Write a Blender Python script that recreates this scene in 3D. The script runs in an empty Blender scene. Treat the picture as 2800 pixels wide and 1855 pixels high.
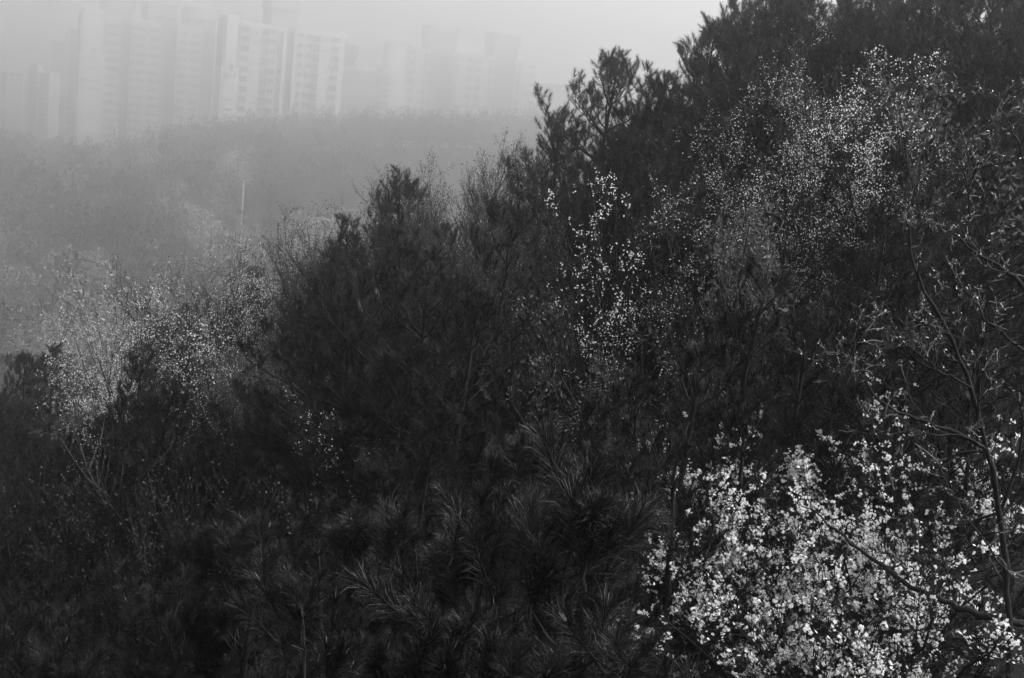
import bpy, math, random
import numpy as np
from mathutils import Vector, Matrix

random.seed(7)
RNG = np.random.default_rng(7)
SC = bpy.context.scene
COL = SC.collection
R = math.radians

# ------------------------------------------------------------------ camera
W0, H0, F0 = 2800.0, 1855.0, 3500.0          # photograph size and focal length in photograph pixels
PITCH, ROLL = R(-10.5), R(6.1)
cam = bpy.data.cameras.new('camera')
cam.sensor_fit = 'HORIZONTAL'; cam.sensor_width = 36.0
cam.lens = 36.0 * F0 / W0
cam.clip_start = 0.05; cam.clip_end = 6000
cam_ob = bpy.data.objects.new('camera', cam); COL.objects.link(cam_ob)
CM = Matrix.Rotation(R(90) + PITCH, 4, 'X') @ Matrix.Rotation(ROLL, 4, 'Z')
cam_ob.matrix_world = CM
SC.camera = cam_ob

# ------------------------------------------------------------------ sky, sun, exposure
SUN_EL, SUN_AZ = R(48), R(88)               # azimuth measured clockwise from +Y
world = bpy.data.worlds.new('World'); SC.world = world; world.use_nodes = True
wn = world.node_tree; wn.nodes.clear()
sky = wn.nodes.new('ShaderNodeTexSky'); sky.sky_type = 'NISHITA'; sky.sun_disc = False
sky.sun_elevation = SUN_EL; sky.sun_rotation = SUN_AZ
sky.air_density = 1.0; sky.dust_density = 6.0; sky.ozone_density = 1.0
bw = wn.nodes.new('ShaderNodeRGBToBW')
bg = wn.nodes.new('ShaderNodeBackground'); bg.inputs['Strength'].default_value = 0.15
wo = wn.nodes.new('ShaderNodeOutputWorld')
wn.links.new(sky.outputs[0], bw.inputs[0]); wn.links.new(bw.outputs[0], bg.inputs['Color'])
wn.links.new(bg.outputs[0], wo.inputs['Surface'])

sun = bpy.data.lights.new('sun', 'SUN'); sun.energy = 1.5; sun.angle = R(10); sun.color = (1, 1, 1)
sun_ob = bpy.data.objects.new('sun', sun); COL.objects.link(sun_ob)
sd = Vector((math.sin(SUN_AZ) * math.cos(SUN_EL), math.cos(SUN_AZ) * math.cos(SUN_EL), math.sin(SUN_EL)))
sun_ob.rotation_euler = sd.to_track_quat('Z', 'Y').to_euler()
sun_ob.location = sd * 80

SC.view_settings.view_transform = 'Standard'; SC.view_settings.look = 'None'
SC.view_settings.gamma = 1.0; SC.view_settings.use_curve_mapping = False
SC.view_settings.exposure = 1.47
HAZE_DENSITY = 0.0053
SC.render.engine = 'CYCLES'
SC.cycles.volume_bounces = 4
SC.cycles.max_bounces = 6; SC.cycles.diffuse_bounces = 2; SC.cycles.transparent_max_bounces = 4
SC.cycles.use_denoising = True; SC.cycles.sample_clamp_indirect = 3.0; SC.cycles.use_adaptive_sampling = False

# ------------------------------------------------------------------ helpers
CM3 = np.array(CM.to_3x3())
def ray(px, py):
    v = CM3 @ np.array([px - W0 / 2, H0 / 2 - py, -F0])
    return v / v[1]
def at(px, py, D):
    """point seen at photograph pixel px,py standing D metres ahead"""
    return ray(px, py) * D

NS = 0.70                                    # size of the young hillside trees (and so their distance) against a full-grown stand
def sstep(a, b, v):
    t = np.clip((v - a) / (b - a), 0, 1); return t * t * (3 - 2 * t)

def ground(x, y):
    x = np.asarray(x, float); y = np.asarray(y, float)
    X, Y = x / NS, y / NS
    near = NS * (-7.0 + 15 * np.tanh(0.55 * X / 15) + 0.25 * np.sin(X * .9 + 1) * np.sin(Y * .7) + .5 * np.sin(X * .21) * np.cos(Y * .17))
    crest = np.interp(x, [-200, -125, -105, -92, -78, -62, -36, 0, 60, 200], [-28, -28.5, -31, -29, -21, -17.5, -13.5, -11, -6, -4])
    far = -25 + (crest + 25) * sstep(170, 300, y) + (-31 - crest) * sstep(315, 350, y)
    far = far + 5.5 * (1 - sstep(40, 110, y)) + .8 * np.sin(x * .05) * np.cos(y * .04 + 1)
    k = sstep(25, 48, y)
    return near * (1 - k) + far * k
def gz(x, y): return float(ground(x, y))

class Buf:
    def __init__(s): s.v = []; s.f = []; s.m = []; s.n = 0; s.tone = None
    def add(s, v, f, m=0):
        v = np.asarray(v, float).reshape(-1, 3); f = np.asarray(f, int)
        s.v.append(v); s.f.append(f + s.n)
        s.m.append(np.full(len(f), m)); s.n += len(v)
    def tris(s, t, m=0):
        t = np.asarray(t, float); k = t.shape[0]
        s.add(t.reshape(-1, 3), np.arange(k * 3).reshape(k, 3), m)
    def box(s, lo, hi, m=0):
        x0, y0, z0 = lo; x1, y1, z1 = hi
        v = [(x0, y0, z0), (x1, y0, z0), (x1, y1, z0), (x0, y1, z0), (x0, y0, z1), (x1, y0, z1), (x1, y1, z1), (x0, y1, z1)]
        q = [(0, 3, 2, 1), (4, 5, 6, 7), (0, 1, 5, 4), (1, 2, 6, 5), (2, 3, 7, 6), (3, 0, 4, 7)]
        s.add(v, [t for a in q for t in ((a[0], a[1], a[2]), (a[0], a[2], a[3]))], m)
    def tube(s, pts, rad, n=5, m=0):
        pts = np.asarray(pts, float); k = len(pts)
        d = np.gradient(pts, axis=0); d /= np.linalg.norm(d, axis=1)[:, None] + 1e-9
        ref = np.where(np.abs(d[:, 2:3]) < .9, np.array([[0, 0, 1.]]), np.array([[1., 0, 0]]))
        ref = np.repeat(ref[:1], k, 0)
        a = np.cross(d, ref); a /= np.linalg.norm(a, axis=1)[:, None] + 1e-9
        b = np.cross(d, a)
        th = np.arange(n) * 2 * math.pi / n
        ring = pts[:, None, :] + np.asarray(rad, float)[:, None, None] * (np.cos(th)[None, :, None] * a[:, None, :] + np.sin(th)[None, :, None] * b[:, None, :])
        i = np.arange(k - 1)[:, None] * n; j = np.arange(n)[None, :]; j2 = (j + 1) % n
        p = (i + j).ravel(); q = (i + j2).ravel()
        f = np.concatenate([np.stack([p, q, q + n], 1), np.stack([p, q + n, p + n], 1)])
        s.add(ring.reshape(-1, 3), f, m)
    def data(s):
        return np.concatenate(s.v), np.concatenate(s.f), np.concatenate(s.m)
    def mesh(s, name, mats, smooth=False):
        v, f, m = s.data()
        me = raw_mesh(name, v, f, m, mats, smooth)
        if s.tone is not None:
            at_ = me.attributes.new('tone', 'FLOAT', 'FACE'); at_.data.foreach_set('value', np.concatenate([s.tone[i] if i < len(s.tone) else np.ones(len(q)) for i, q in enumerate(s.f)]).astype(np.float32))
        return me

def raw_mesh(name, v, f, m, mats, smooth=False):
    me = bpy.data.meshes.new(name)
    me.vertices.add(len(v)); me.vertices.foreach_set('co', np.ascontiguousarray(v, np.float32).ravel())
    me.loops.add(len(f) * 3); me.loops.foreach_set('vertex_index', np.ascontiguousarray(f, np.int32).ravel())
    me.polygons.add(len(f)); me.polygons.foreach_set('loop_start', np.arange(0, len(f) * 3, 3, dtype=np.int32))
    for a in mats: me.materials.append(a)
    if len(mats) > 1: me.polygons.foreach_set('material_index', np.ascontiguousarray(m, np.int32))
    me.polygons.foreach_set('use_smooth', np.full(len(f), bool(smooth)))
    me.update(calc_edges=True)
    return me

def link(name, me, parent=None, mat=None):
    o = bpy.data.objects.new(name, me); COL.objects.link(o)
    if parent is not None: o.parent = parent
    if mat is not None: o.matrix_basis = mat
    return o
def tag(o, label=None, cat=None, group=None, kind=None):
    if label: o['label'] = label
    if cat: o['category'] = cat
    if group: o['group'] = group
    if kind: o['kind'] = kind
    return o
def thing(name, loc, label, cat, group=None, rz=0.0, sc=1.0):
    o = bpy.data.objects.new(name, None); COL.objects.link(o)
    o.empty_display_size = .3
    o.matrix_basis = Matrix.Translation(loc) @ Matrix.Rotation(rz, 4, 'Z') @ Matrix.Scale(sc, 4)
    return tag(o, label, cat, group)

# ------------------------------------------------------------------ materials (the photograph is black and white)
def mat(name, val, rough=.7, spec=.25, island=0.0, noise=0.0, nscale=8.0, transl=0.0, obj=0.0, bump=0.0, tone=False):
    m = bpy.data.materials.new(name); m.use_nodes = True
    nt = m.node_tree; n = nt.nodes; L = nt.links
    p = n['Principled BSDF']; p.inputs['Roughness'].default_value = rough
    p.inputs['Specular IOR Level'].default_value = spec
    p.inputs['Base Color'].default_value = (val, val, val, 1)
    cur = None
    def mul(sock, lo, hi):
        nonlocal cur
        mr = n.new('ShaderNodeMapRange'); L.new(sock, mr.inputs[0])
        mr.inputs[3].default_value = lo; mr.inputs[4].default_value = hi
        if cur is None: cur = mr.outputs[0]
        else:
            q = n.new('ShaderNodeMath'); q.operation = 'MULTIPLY'
            L.new(cur, q.inputs[0]); L.new(mr.outputs[0], q.inputs[1]); cur = q.outputs[0]
    if island:
        g = n.new('ShaderNodeNewGeometry'); mul(g.outputs['Random Per Island'], 1 - island, 1 + island)
    if obj:
        g = n.new('ShaderNodeObjectInfo'); mul(g.outputs['Random'], 1 - obj, 1 + obj)
    if tone:
        g = n.new('ShaderNodeAttribute'); g.attribute_name = 'tone'; mul(g.outputs['Fac'], 0, 1); mrn = [q for q in n if q.bl_idname == 'ShaderNodeMapRange'][-1]; mrn.clamp = False
    if noise:
        tc = n.new('ShaderNodeTexCoord'); tx = n.new('ShaderNodeTexNoise'); tx.inputs['Scale'].default_value = nscale
        tx.inputs['Detail'].default_value = 5
        L.new(tc.outputs['Object'], tx.inputs['Vector']); mul(tx.outputs[0], 1 - 2 * noise, 1 + 2 * noise)
        if bump:
            b = n.new('ShaderNodeBump'); b.inputs['Strength'].default_value = bump; b.inputs['Distance'].default_value = .02
            L.new(tx.outputs[0], b.inputs['Height']); L.new(b.outputs[0], p.inputs['Normal'])
    if cur is not None:
        q = n.new('ShaderNodeMath'); q.operation = 'MULTIPLY'; L.new(cur, q.inputs[0]); q.inputs[1].default_value = val
        L.new(q.outputs[0], p.inputs['Base Color'])
        cur = q.outputs[0]
    if transl:
        t = n.new('ShaderNodeBsdfTranslucent'); t.inputs[0].default_value = (val, val, val, 1)
        if cur is not None: L.new(cur, t.inputs[0])
        mx = n.new('ShaderNodeMixShader'); mx.inputs[0].default_value = transl
        L.new(p.outputs[0], mx.inputs[1]); L.new(t.outputs[0], mx.inputs[2])
        L.new(mx.outputs[0], n['Material Output'].inputs['Surface'])
    return m

M = dict(
    needle=mat('pine_needle', .012, .45, .16, island=.5, obj=.5),
    needle_bough=mat('pine_needle_bough', .013, .55, .10, island=.4, tone=True),
    candle=mat('pine_candle', .15, .6, .3, island=.3),
    bark=mat('dark_bark', .017, .9, .05, noise=.3, nscale=14, bump=.6),
    bark_pale_lit=mat('pale_bark_and_lit_twig', .062, .75, .25, noise=.3, nscale=20, bump=.4),  # forked tree's pale bark; on the nearest bare tree, twig highlights put into colour
    bark_mid=mat('grey_bark', .032, .85, .06, noise=.3, nscale=14, bump=.5),
    blossom=mat('white_blossom', .85, .6, .1, island=.10, transl=.5),
    leaf=mat('young_leaf', .036, .6, .12, island=.5, transl=.3),
    leaf_pale=mat('pale_young_leaf', .078, .6, .12, island=.45, transl=.3),
    bud=mat('opening_bud', .28, .6, .2, island=.5),
    soil=mat('leaf_litter', .022, .95, .05, noise=.35, nscale=3.0, bump=.8),
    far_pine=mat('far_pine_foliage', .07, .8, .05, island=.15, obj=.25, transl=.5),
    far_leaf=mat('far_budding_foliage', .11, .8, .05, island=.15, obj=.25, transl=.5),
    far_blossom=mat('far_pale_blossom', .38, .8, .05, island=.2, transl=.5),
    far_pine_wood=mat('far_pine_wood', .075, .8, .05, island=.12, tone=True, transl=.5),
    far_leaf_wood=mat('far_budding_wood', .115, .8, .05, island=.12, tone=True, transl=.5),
    wall=mat('white_painted_concrete', .46, .8, .1, noise=.06, nscale=.12),
    wall_grey=mat('grey_painted_concrete', .30, .8, .1, noise=.08, nscale=.12),
    core=mat('dark_painted_concrete', .20, .8, .1, noise=.08, nscale=.12),
    frame=mat('window_frame', .5, .5, .3),
    glass=mat('window_glass', .10, .12, .5, obj=.5),
    letter=mat('dark_lettering', .12, .7, .1),
    metal=mat('galvanised_pole', .42, .45, .4),
)

# ------------------------------------------------------------------ ground
def build_ground():
    def axis(lo, hi, n, s):
        t = np.linspace(-1, 1, n); v = np.sinh(t * s) / math.sinh(s)
        return v
    xs = axis(0, 0, 170, 4.2) * 520
    ys = np.concatenate([np.linspace(-40, 60, 110), np.geomspace(60.0, 960.0, 90)[1:]])
    X, Y = np.meshgrid(xs, ys)
    Z = ground(X, Y) + .12 * np.sin(X * 2.1 + Y) * np.cos(Y * 1.7)
    v = np.stack([X, Y, Z], -1).reshape(-1, 3)
    nx, ny = len(xs), len(ys)
    i = (np.arange(ny - 1)[:, None] * nx + np.arange(nx - 1)[None, :]).ravel()
    f = np.concatenate([np.stack([i, i + 1, i + nx + 1], 1), np.stack([i, i + nx + 1, i + nx], 1)])
    o = link('ground', raw_mesh('ground', v, f, np.zeros(len(f)), [M['soil']], True))
    tag(o, 'dark leaf-littered slope under the trees and hill beyond', 'ground', kind='structure')
build_ground()

# ------------------------------------------------------------------ apartment buildings in the fog
WIN = {}
def window_mesh(w, h, mull):
    k = (round(w, 1), round(h, 1), mull)
    if k in WIN: return WIN[k]
    w, h, _ = k; b = Buf(); t = .09
    b.box((-w / 2, -.14, -h / 2), (w / 2, -.02, h / 2), 1)                    # pane, set back inside the frame
    b.box((-w / 2 - t, -.18, h / 2), (w / 2 + t, .08, h / 2 + t)); b.box((-w / 2 - t, -.18, -h / 2 - t), (w / 2 + t, .12, -h / 2))
    b.box((-w / 2 - t, -.18, -h / 2), (-w / 2, .08, h / 2)); b.box((w / 2, -.18, -h / 2), (w / 2 + t, .08, h / 2))
    for i in range(1, mull):
        x = -w / 2 + w * i / mull
        b.box((x - .04, -.1, -h / 2), (x + .04, .04, h / 2))
    WIN[k] = b.mesh('window', [M['frame'], M['glass']]); return WIN[k]

def lettering(txt, size, parent, mtx, m):
    cu = bpy.data.curves.new('lettering', 'FONT'); cu.body = txt; cu.size = size
    cu.align_x = 'CENTER'; cu.align_y = 'CENTER'; cu.extrude = .05
    o = bpy.data.objects.new('tmp_text', cu); COL.objects.link(o)
    dg = bpy.context.evaluated_depsgraph_get()
    me = bpy.data.meshes.new_from_object(o.evaluated_get(dg))
    bpy.data.objects.remove(o); bpy.data.curves.remove(cu)
    me.materials.clear(); me.materials.append(m)
    return link('lettering', me, parent, mtx)

class Facade:
    """vertical front: u runs right along it, v out of it towards the viewer, w up"""
    def __init__(s, name, label, px, py, D, yaw, base, group='apartment blocks in the fog'):
        o = at(px, py, D); s.o = o; s.yaw = yaw
        s.eu = np.array([math.cos(yaw), math.sin(yaw), 0]); s.n = np.array([math.sin(yaw), -math.cos(yaw), 0])
        s.base = base; s.root = thing(name, (o[0], o[1], base), label, 'building', group, yaw)
    def uw(s, px, py):
        d = ray(px, py); t = (s.o @ s.n) / (d @ s.n); p = d * t
        return float((p - s.o) @ s.eu), float(p[2] - s.base)
    # local coords: x=u, y=-v (so y grows away from the viewer), z=w
    def block(s, name, u0, u1, v0, v1, w0, w1, m):
        b = Buf(); b.box((u0, -v1, w0), (u1, -v0, w1)); return link(name, b.mesh(name, [m]), s.root)
    def window(s, u, w, ww, hh, mull=2, v=0.0, name='window'):
        # the mesh's front is +y; turn it to face the viewer (local -y)
        mt = Matrix.Translation((u, -v - .19, w)) @ Matrix.Rotation(math.pi, 4, 'Z')
        return link(name, window_mesh(ww, hh, mull), s.root, mt)

def apartment(name, label, pxL, pxR, py, D, yaw, base, roof_py, storey, rows, first, cols, cores, pent, depth, end=None):
    F = Facade(name, label, pxL, py, D, R(yaw), base)
    Wd = F.uw(pxR, py)[0]; H = F.uw(pxL, roof_py)[1]
    U = lambda p: F.uw(p, first)[0]
    cu = [(U(a), U(b)) for a, b in cores]
    cuts = [0.0]
    for a, b in cu: cuts += [a, b]
    cuts.append(Wd)
    for i in range(0, len(cuts), 2):
        if cuts[i + 1] - cuts[i] > .3:
            F.block('wall', cuts[i], cuts[i + 1], -depth, 0, 0, H, M['wall'])
            F.block('roof_parapet', cuts[i] - .15, cuts[i + 1] + .15, -.5, .25, H - .5, H + .9, M['wall'])
    for a, b in cu:
        F.block('stair_core', a + .01, b - .01, -depth + 1, -1.6, 0, H + 1.0, M['core'])
        for r in range(rows):
            w = F.uw(pxL, first)[1] - storey * (r + .5)
            if w > 1:
                F.window((a + b) / 2, w, (b - a) * .38, 1.0, 2, -1.6)
                F.window(a + (b - a) * .13, w + storey * .5, (b - a) * .18, 1.3, 1, -1.6)
    for a, b, p0, p1, m in pent:
        ua, ub = U(a), U(b); wa, wb = F.uw(a, p1)[1], F.uw(a, p0)[1]
        F.block('lift_tower', ua + .4, ub - .4, -depth + 1.5, -2.0, H - 1, wa + (wb - wa) * .5, M[m])
        F.block('water_tank_room', ua, ub, -depth + 1.0, -1.5, wa + (wb - wa) * .5 + .01, wb, M[m])
    w1 = F.uw(pxL, first)[1]
    for r in range(rows):
        for a, b, hh, dz, mull in cols:
            w = w1 - storey * r + dz
            if w - hh / 2 < 1: continue
            F.window((U(a) + U(b)) / 2, w, U(b) - U(a), hh, mull)
    if end:
        u0, u1 = U(end['px'][0]), -.06
        F.block('end_wall_panel', u0, u1, -8, 1.2, 0, H + 2.2, M['wall'])
        for a, b in ((u0 - .9, u0 - .01), (u1 + .01, u1 + .9)):
            F.block('dark_pilaster', a, b, -6, 1.0, H * .74, H + 1.4, M['core']); F.block('pale_pilaster', a, b, -6, 1.0, 0, H * .74 - .01, M['wall'])
        mid = (u0 + u1) / 2
        def onwall(z): return Matrix.Translation((mid, -1.23, z)) @ Matrix.Rotation(R(90), 4, 'X')
        for txt, size, py_ in end['texts']:
            z = F.uw(end['px'][0], py_)[1]
            if txt == 'emblem':
                b = Buf(); th = np.linspace(0, 2 * math.pi, 33)[:-1]; nx = np.roll(th, -1); y = -1.24
                for a0, a1 in zip(th, nx):
                    b.add([(mid + math.cos(a) * r * .8, y, z + math.sin(a) * r) for a, r in ((a0, size * .84), (a0, size), (a1, size), (a1, size * .84))], [(0, 1, 2), (0, 2, 3)])
                    b.add([(mid + size * .2, y, z), (mid + size * .2 + math.cos(a0) * size * .48, y, z + math.sin(a0) * size * .82), (mid + size * .2 + math.cos(a1) * size * .48, y, z + math.sin(a1) * size * .82)], [(0, 1, 2)])
                link('emblem', b.mesh('emblem', [M['letter']]), F.root)
            else:
                lettering(txt, size, F.root, onwall(z), M['letter'])
        for py_ in end.get('lines', ()):
            z = F.uw(end['px'][0], py_)[1]; F.block('dark_band', u0 + .2, u1 - .2, 1.21, 1.3, z - .22, z + .22, M['letter'])
    return F

def build_buildings():
    st = 2.8
    # 118: long white slab with three dark stair cores
    apartment('apartment_building', 'long pale slab block with three dark stair cores, numbered 118', 283, 640, 68, 434, 26, -33, 48, st, 17, 68,
              [(290, 319, 1.35, 0, 3), (323, 329, 1.35, 0, 1), (362, 371, 1.35, 0, 1), (376, 400, 1.35, 0, 3), (411, 438, 1.35, 0, 3),
               (492, 514, 1.35, 0, 3), (524, 551, 1.35, 0, 3), (594, 599, 1.35, 0, 1), (604, 626, 1.35, 0, 3)],
              [(332, 360), (441, 487), (556, 590)],
              [(286, 370, -12, 55, 'wall_grey'), (404, 486, 4, 74, 'wall_grey'), (517, 598, 18, 84, 'wall_grey')], 17,
              dict(px=(228, 280), texts=[('emblem', 1.35, 137), ('경남', 2.7, 160), ('118', 2.0, 184)], lines=(218, 240)))
    # 117: nearer block to its right
    apartment('apartment_building', 'pale block numbered 117 with big paired balcony windows and one dark recess', 648, 946, 90, 368, 27, -33, 66, 2.8, 12, 75,
              [(663, 684, 1.5, 0, 2), (697, 703, .35, -.5, 2), (705, 709, .35, -.5, 1), (719, 737, 2.35, -.25, 2), (740, 757, 1.4, .1, 2), (765, 777, 1.5, .5, 1), (765, 777, .95, -.85, 2),
               (819, 832, 1.3, 0, 2), (840, 858, 1.4, 0, 2), (859, 878, 2.3, -.35, 2), (891, 897, .35, -.5, 2), (911, 932, 1.5, 0, 2)],
              [(788, 808)], [(742, 822, -25, 66, 'wall_grey')], 13,
              dict(px=(618, 648), texts=[('emblem', 1.1, 182), ('경남', 2.0, 208), ('117', 1.5, 234)], lines=(272, 298)))
    # plain grey side block behind 117
    F = Facade('apartment_building', 'plain grey windowless side wall with a dark box on its roof', 930, 200, 432, R(12), -33)
    u1 = F.uw(1070, 200)[0]; h = F.uw(950, 188)[1]
    F.block('wall', 0, u1 * .8, -14, 0, 0, h, M['wall_grey']); F.block('wall', u1 * .8 + .01, u1, -13, -.6, 0, h + 1.6, M['wall'])
    F.block('roof_parapet', -.2, u1 * .35, -2, .3, h + .01, h + .9, M['wall'])
    a, b = F.uw(918, 160)[0], F.uw(978, 160)[0]
    F.block('lift_tower', a + 1, b - .5, -9, -1, h + .95, F.uw(945, 158)[1], M['core']); F.block('water_tank_room', a, b, -10, -.6, F.uw(945, 158)[1] + .01, F.uw(945, 122)[1], M['core'])
    for r in range(14):
        for p in (1046, 1057, 1064):
            w = h - 1.5 - r * 2.1
            F.window(F.uw(p, 200)[0], w, .9, .7, 1, .0 if p == 0 else (-.6 if F.uw(p, 200)[0] > u1 * .8 else 0))
    # 114: faint block farthest right
    apartment('apartment_building', 'faintest pale block numbered 114 with two broad dark stair cores', 1112, 1474, 150, 452, 18, -33, 134, 3.19, 10, 143,
              [(1121, 1138, 1.7, 0, 2), (1147, 1154, .35, -.6, 2), (1163, 1172, 2.4, 0, 2), (1246, 1256, 2.6, -.2, 2), (1264, 1271, .35, -.6, 2),
               (1281, 1296, 1.6, 0, 2), (1304, 1320, 1.6, 0, 2), (1328, 1334, .35, -.6, 2), (1341, 1351, 2.5, -.2, 2), (1420, 1430, 2.4, -.2, 2), (1440, 1446, .35, -.6, 2), (1452, 1468, 1.6, 0, 2)],
              [(1176, 1243), (1356, 1415)],
              [(1174, 1254, 66, 130, 'wall_grey'), (1352, 1424, 88, 160, 'wall_grey')], 16,
              dict(px=(1066, 1110), texts=[('114', 1.7, 292)], lines=()))
    # low wide roof with a box, at the end of the row
    F = Facade('apartment_building', 'low block with bright flat roof edge and grey rooftop box beside 114', 1466, 284, 440, R(10), -33)
    u1 = F.uw(1640, 284)[0]; h = F.uw(1466, 282)[1]
    F.block('wall', 0, u1, -14, 0, 0, h - 1.2, M['wall_grey']); F.block('roof_parapet', -.4, u1 + .4, -15, .5, h - 1.19, h, M['wall'])
    F.block('lift_tower', F.uw(1488, 250)[0], F.uw(1556, 250)[0], -9, -2, h + .01, F.uw(1500, 228)[1], M['wall_grey'])
    # balcony tower behind 118
    F = Facade('apartment_building', 'narrow tower with a stack of glazed balconies left of 118', 160, 240, 520, R(-8), -36)
    ub, uc, ud = F.uw(184, 240)[0], F.uw(233, 240)[0], F.uw(250, 240)[0]
    h = F.uw(200, 78)[1]
    F.block('wall', ub - .9, ub - .01, -10, .9, 0, h + .5, M['wall']); F.block('wall', uc + .01, ud, -10, .9, 0, h + .5, M['wall'])
    F.block('wall', ub, uc, -10, -.2, 0, h, M['core'])
    w = F.uw(200, 92)[1]
    for r in range(26):
        z = w - r * 2.7
        if z < 2: break
        F.window((ub + uc) / 2, z, uc - ub - .5, 1.75, 3, .2, 'balcony_glazing')
        F.block('balcony_slab', ub + .02, uc - .02, -.1, 1.0, z - 1.65, z - 1.2, M['wall'])
    # 101: wide grey blank end wall
    F = Facade('apartment_building', 'wide grey blank end wall numbered 101 with stepped top', 138, 240, 560, R(-4), -36)
    u1 = F.uw(192, 240)[0]; h = F.uw(140, 113)[1]
    F.block('wall', 0, u1, -14, 0, 14, h, M['wall_grey']); F.block('plinth', .02, u1 - .02, -13.5, -.2, 0, 14, M['core'])
    F.block('upper_wall', u1 * .5, u1 + 5.5, -16, -3, 6, F.uw(170, 77)[1], M['wall_grey'])
    F.block('white_pilaster', u1 + .02, u1 + 1.6, -10, .5, 0, F.uw(188, 112)[1], M['wall'])
    def onf(u, w): return Matrix.Translation((u, -.03, w)) @ Matrix.Rotation(R(90), 4, 'X')
    um = u1 * .5
    lettering('SK VIEW', 2.0, F.root, onf(F.uw(168, 161)[0], F.uw(168, 161)[1]), M['letter'])
    lettering('101', 2.2, F.root, onf(F.uw(168, 183)[0], F.uw(168, 183)[1]), M['letter'])
    lettering('107', 1.9, F.root, onf(F.uw(157, 328)[0], F.uw(157, 328)[1]), M['letter'])
    b = Buf(); z = F.uw(138, 263)[1]; b.box((.1, -.1, z - .3), (u1 - .1, -.004, z + .3)); link('dark_band', b.mesh('dark_band', [M['core']]), F.root)
    # twin balcony tower
    F = Facade('apartment_building', 'pale tower with two adjoining columns of glazed balconies', 70, 260, 470, R(4), -34)
    us = [F.uw(p, 260)[0] for p in (70, 75, 101, 105, 131, 136)]; h = F.uw(100, 196)[1]
    F.block('wall', us[0], us[5], -12, -.3, 0, h, M['wall_grey'])
    for i in (0, 2, 4): F.block('white_pilaster', us[i], us[i + 1], -.29, .7, 0, h + .6, M['wall'])
    F.block('roof_room', us[0] + .4, us[2] - .5, -8, -1, h + .01, F.uw(85, 174)[1], M['wall_grey'])
    for r in range(18):
        z = F.uw(100, 205)[1] - r * 1.42
        if z < 2: break
        for i in (1, 3):
            if r % 1 == 0: F.window((us[i] + us[i + 1]) / 2, z, us[i + 1] - us[i] - .4, .95, 3, .1, 'balcony_glazing')
            F.block('balcony_slab', us[i] + .02, us[i + 1] - .02, -.28, .55, z - .86, z - .62, M['wall'])
    # tower cut by the frame's left edge
    F = Facade('apartment_building', 'pale tower with wide balcony glazing beyond the twin balcony tower', -40, 260, 500, R(2), -34)
    us = [F.uw(p, 260)[0] for p in (-40, -32, 17, 22, 62)]; h = F.uw(10, 196)[1]
    F.block('wall', us[0], us[4], -12, -.3, 0, h, M['wall_grey']); F.block('white_pilaster', us[2], us[3], -.29, .7, 0, h + .4, M['wall'])
    F.block('side_wall', us[3] + .02, us[4], -10, .2, 0, F.uw(40, 210)[1], M['wall'])
    for r in range(18):
        z = F.uw(10, 206)[1] - r * 1.5
        if z < 2: break
        F.window((us[1] + us[2]) / 2, z, us[2] - us[1] - .3, 1.0, 4, .1, 'balcony_glazing')
build_buildings()

# ------------------------------------------------------------------ tuft and bough library
def needle_tris(c, d, ln, wd, rng, seg=1):
    """c base points (N,3), d unit directions, -> triangles"""
    N = len(c)
    r = rng.normal(size=(N, 3)); s = np.cross(d, r); s /= np.linalg.norm(s, axis=1)[:, None] + 1e-9
    tip = c + d * ln[:, None]
    if seg == 1:
        return np.stack([c - s * wd / 2, c + s * wd / 2, tip], 1)
    bend = rng.normal(size=(N, 3)) * .025 * ln[:, None]; bend[:, 2] -= .02
    mid = c + d * ln[:, None] * .55 - bend * .5
    tip = tip + bend
    a, b = c - s * wd * .4, c + s * wd * .4; e, f = mid - s * wd / 2, mid + s * wd / 2
    return np.concatenate([np.stack([a, b, f], 1), np.stack([a, f, e], 1), np.stack([e, f, tip], 1)])

def tuft_tris(rng, n, shoot, ln, wd, seg=1):
    u = rng.random(n) ** .8
    ang = np.radians(52 - 26 * u + rng.normal(size=n) * 8)
    ph = rng.random(n) * 2 * math.pi
    d = np.stack([np.sin(ang) * np.cos(ph), np.sin(ang) * np.sin(ph), np.cos(ang)], 1)
    c = np.zeros((n, 3)); c[:, 2] = u * shoot
    L = ln * (1 - .25 * u * rng.random(n)) * (.85 + .3 * rng.random(n))
    return needle_tris(c, d, L, wd, rng, seg)

TRNG = np.random.default_rng(11)
TUFT_MID = [tuft_tris(TRNG, 78, .20, .115, .0058) for _ in range(4)]
TUFT_MID2 = [tuft_tris(TRNG, 115, .19, .10, .0045) for _ in range(4)]

def near_tuft_mesh(k):
    rng = np.random.default_rng(40 + k); b = Buf()
    sh = .13 + .05 * (k % 3)
    b.tris(tuft_tris(rng, 270, sh, .150, .0016, 3), 0)
    b.tube([(0, 0, -.05), (0, 0, sh * .6), (0, 0, sh)], [.006, .005, .004], 5, 1)
    if k % 2 == 0:
        for i in range(1 + k // 4):
            a = rng.random() * 6.28; r = .006 * (i > 0); h = (.03 + .02 * rng.random()) * (1.0 if i == 0 else .7)
            b.tube([(r * math.cos(a), r * math.sin(a), sh - .005), (r * 1.6 * math.cos(a), r * 1.6 * math.sin(a), sh + h * .6), (r * 1.8 * math.cos(a), r * 1.8 * math.sin(a), sh + h)], [.004, .0035, .001], 5, 2)
    return b.mesh('needle_tuft', [M['needle'], M['bark'], M['candle']])
NEAR_TUFTS = [near_tuft_mesh(k) for k in range(6)]

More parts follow.
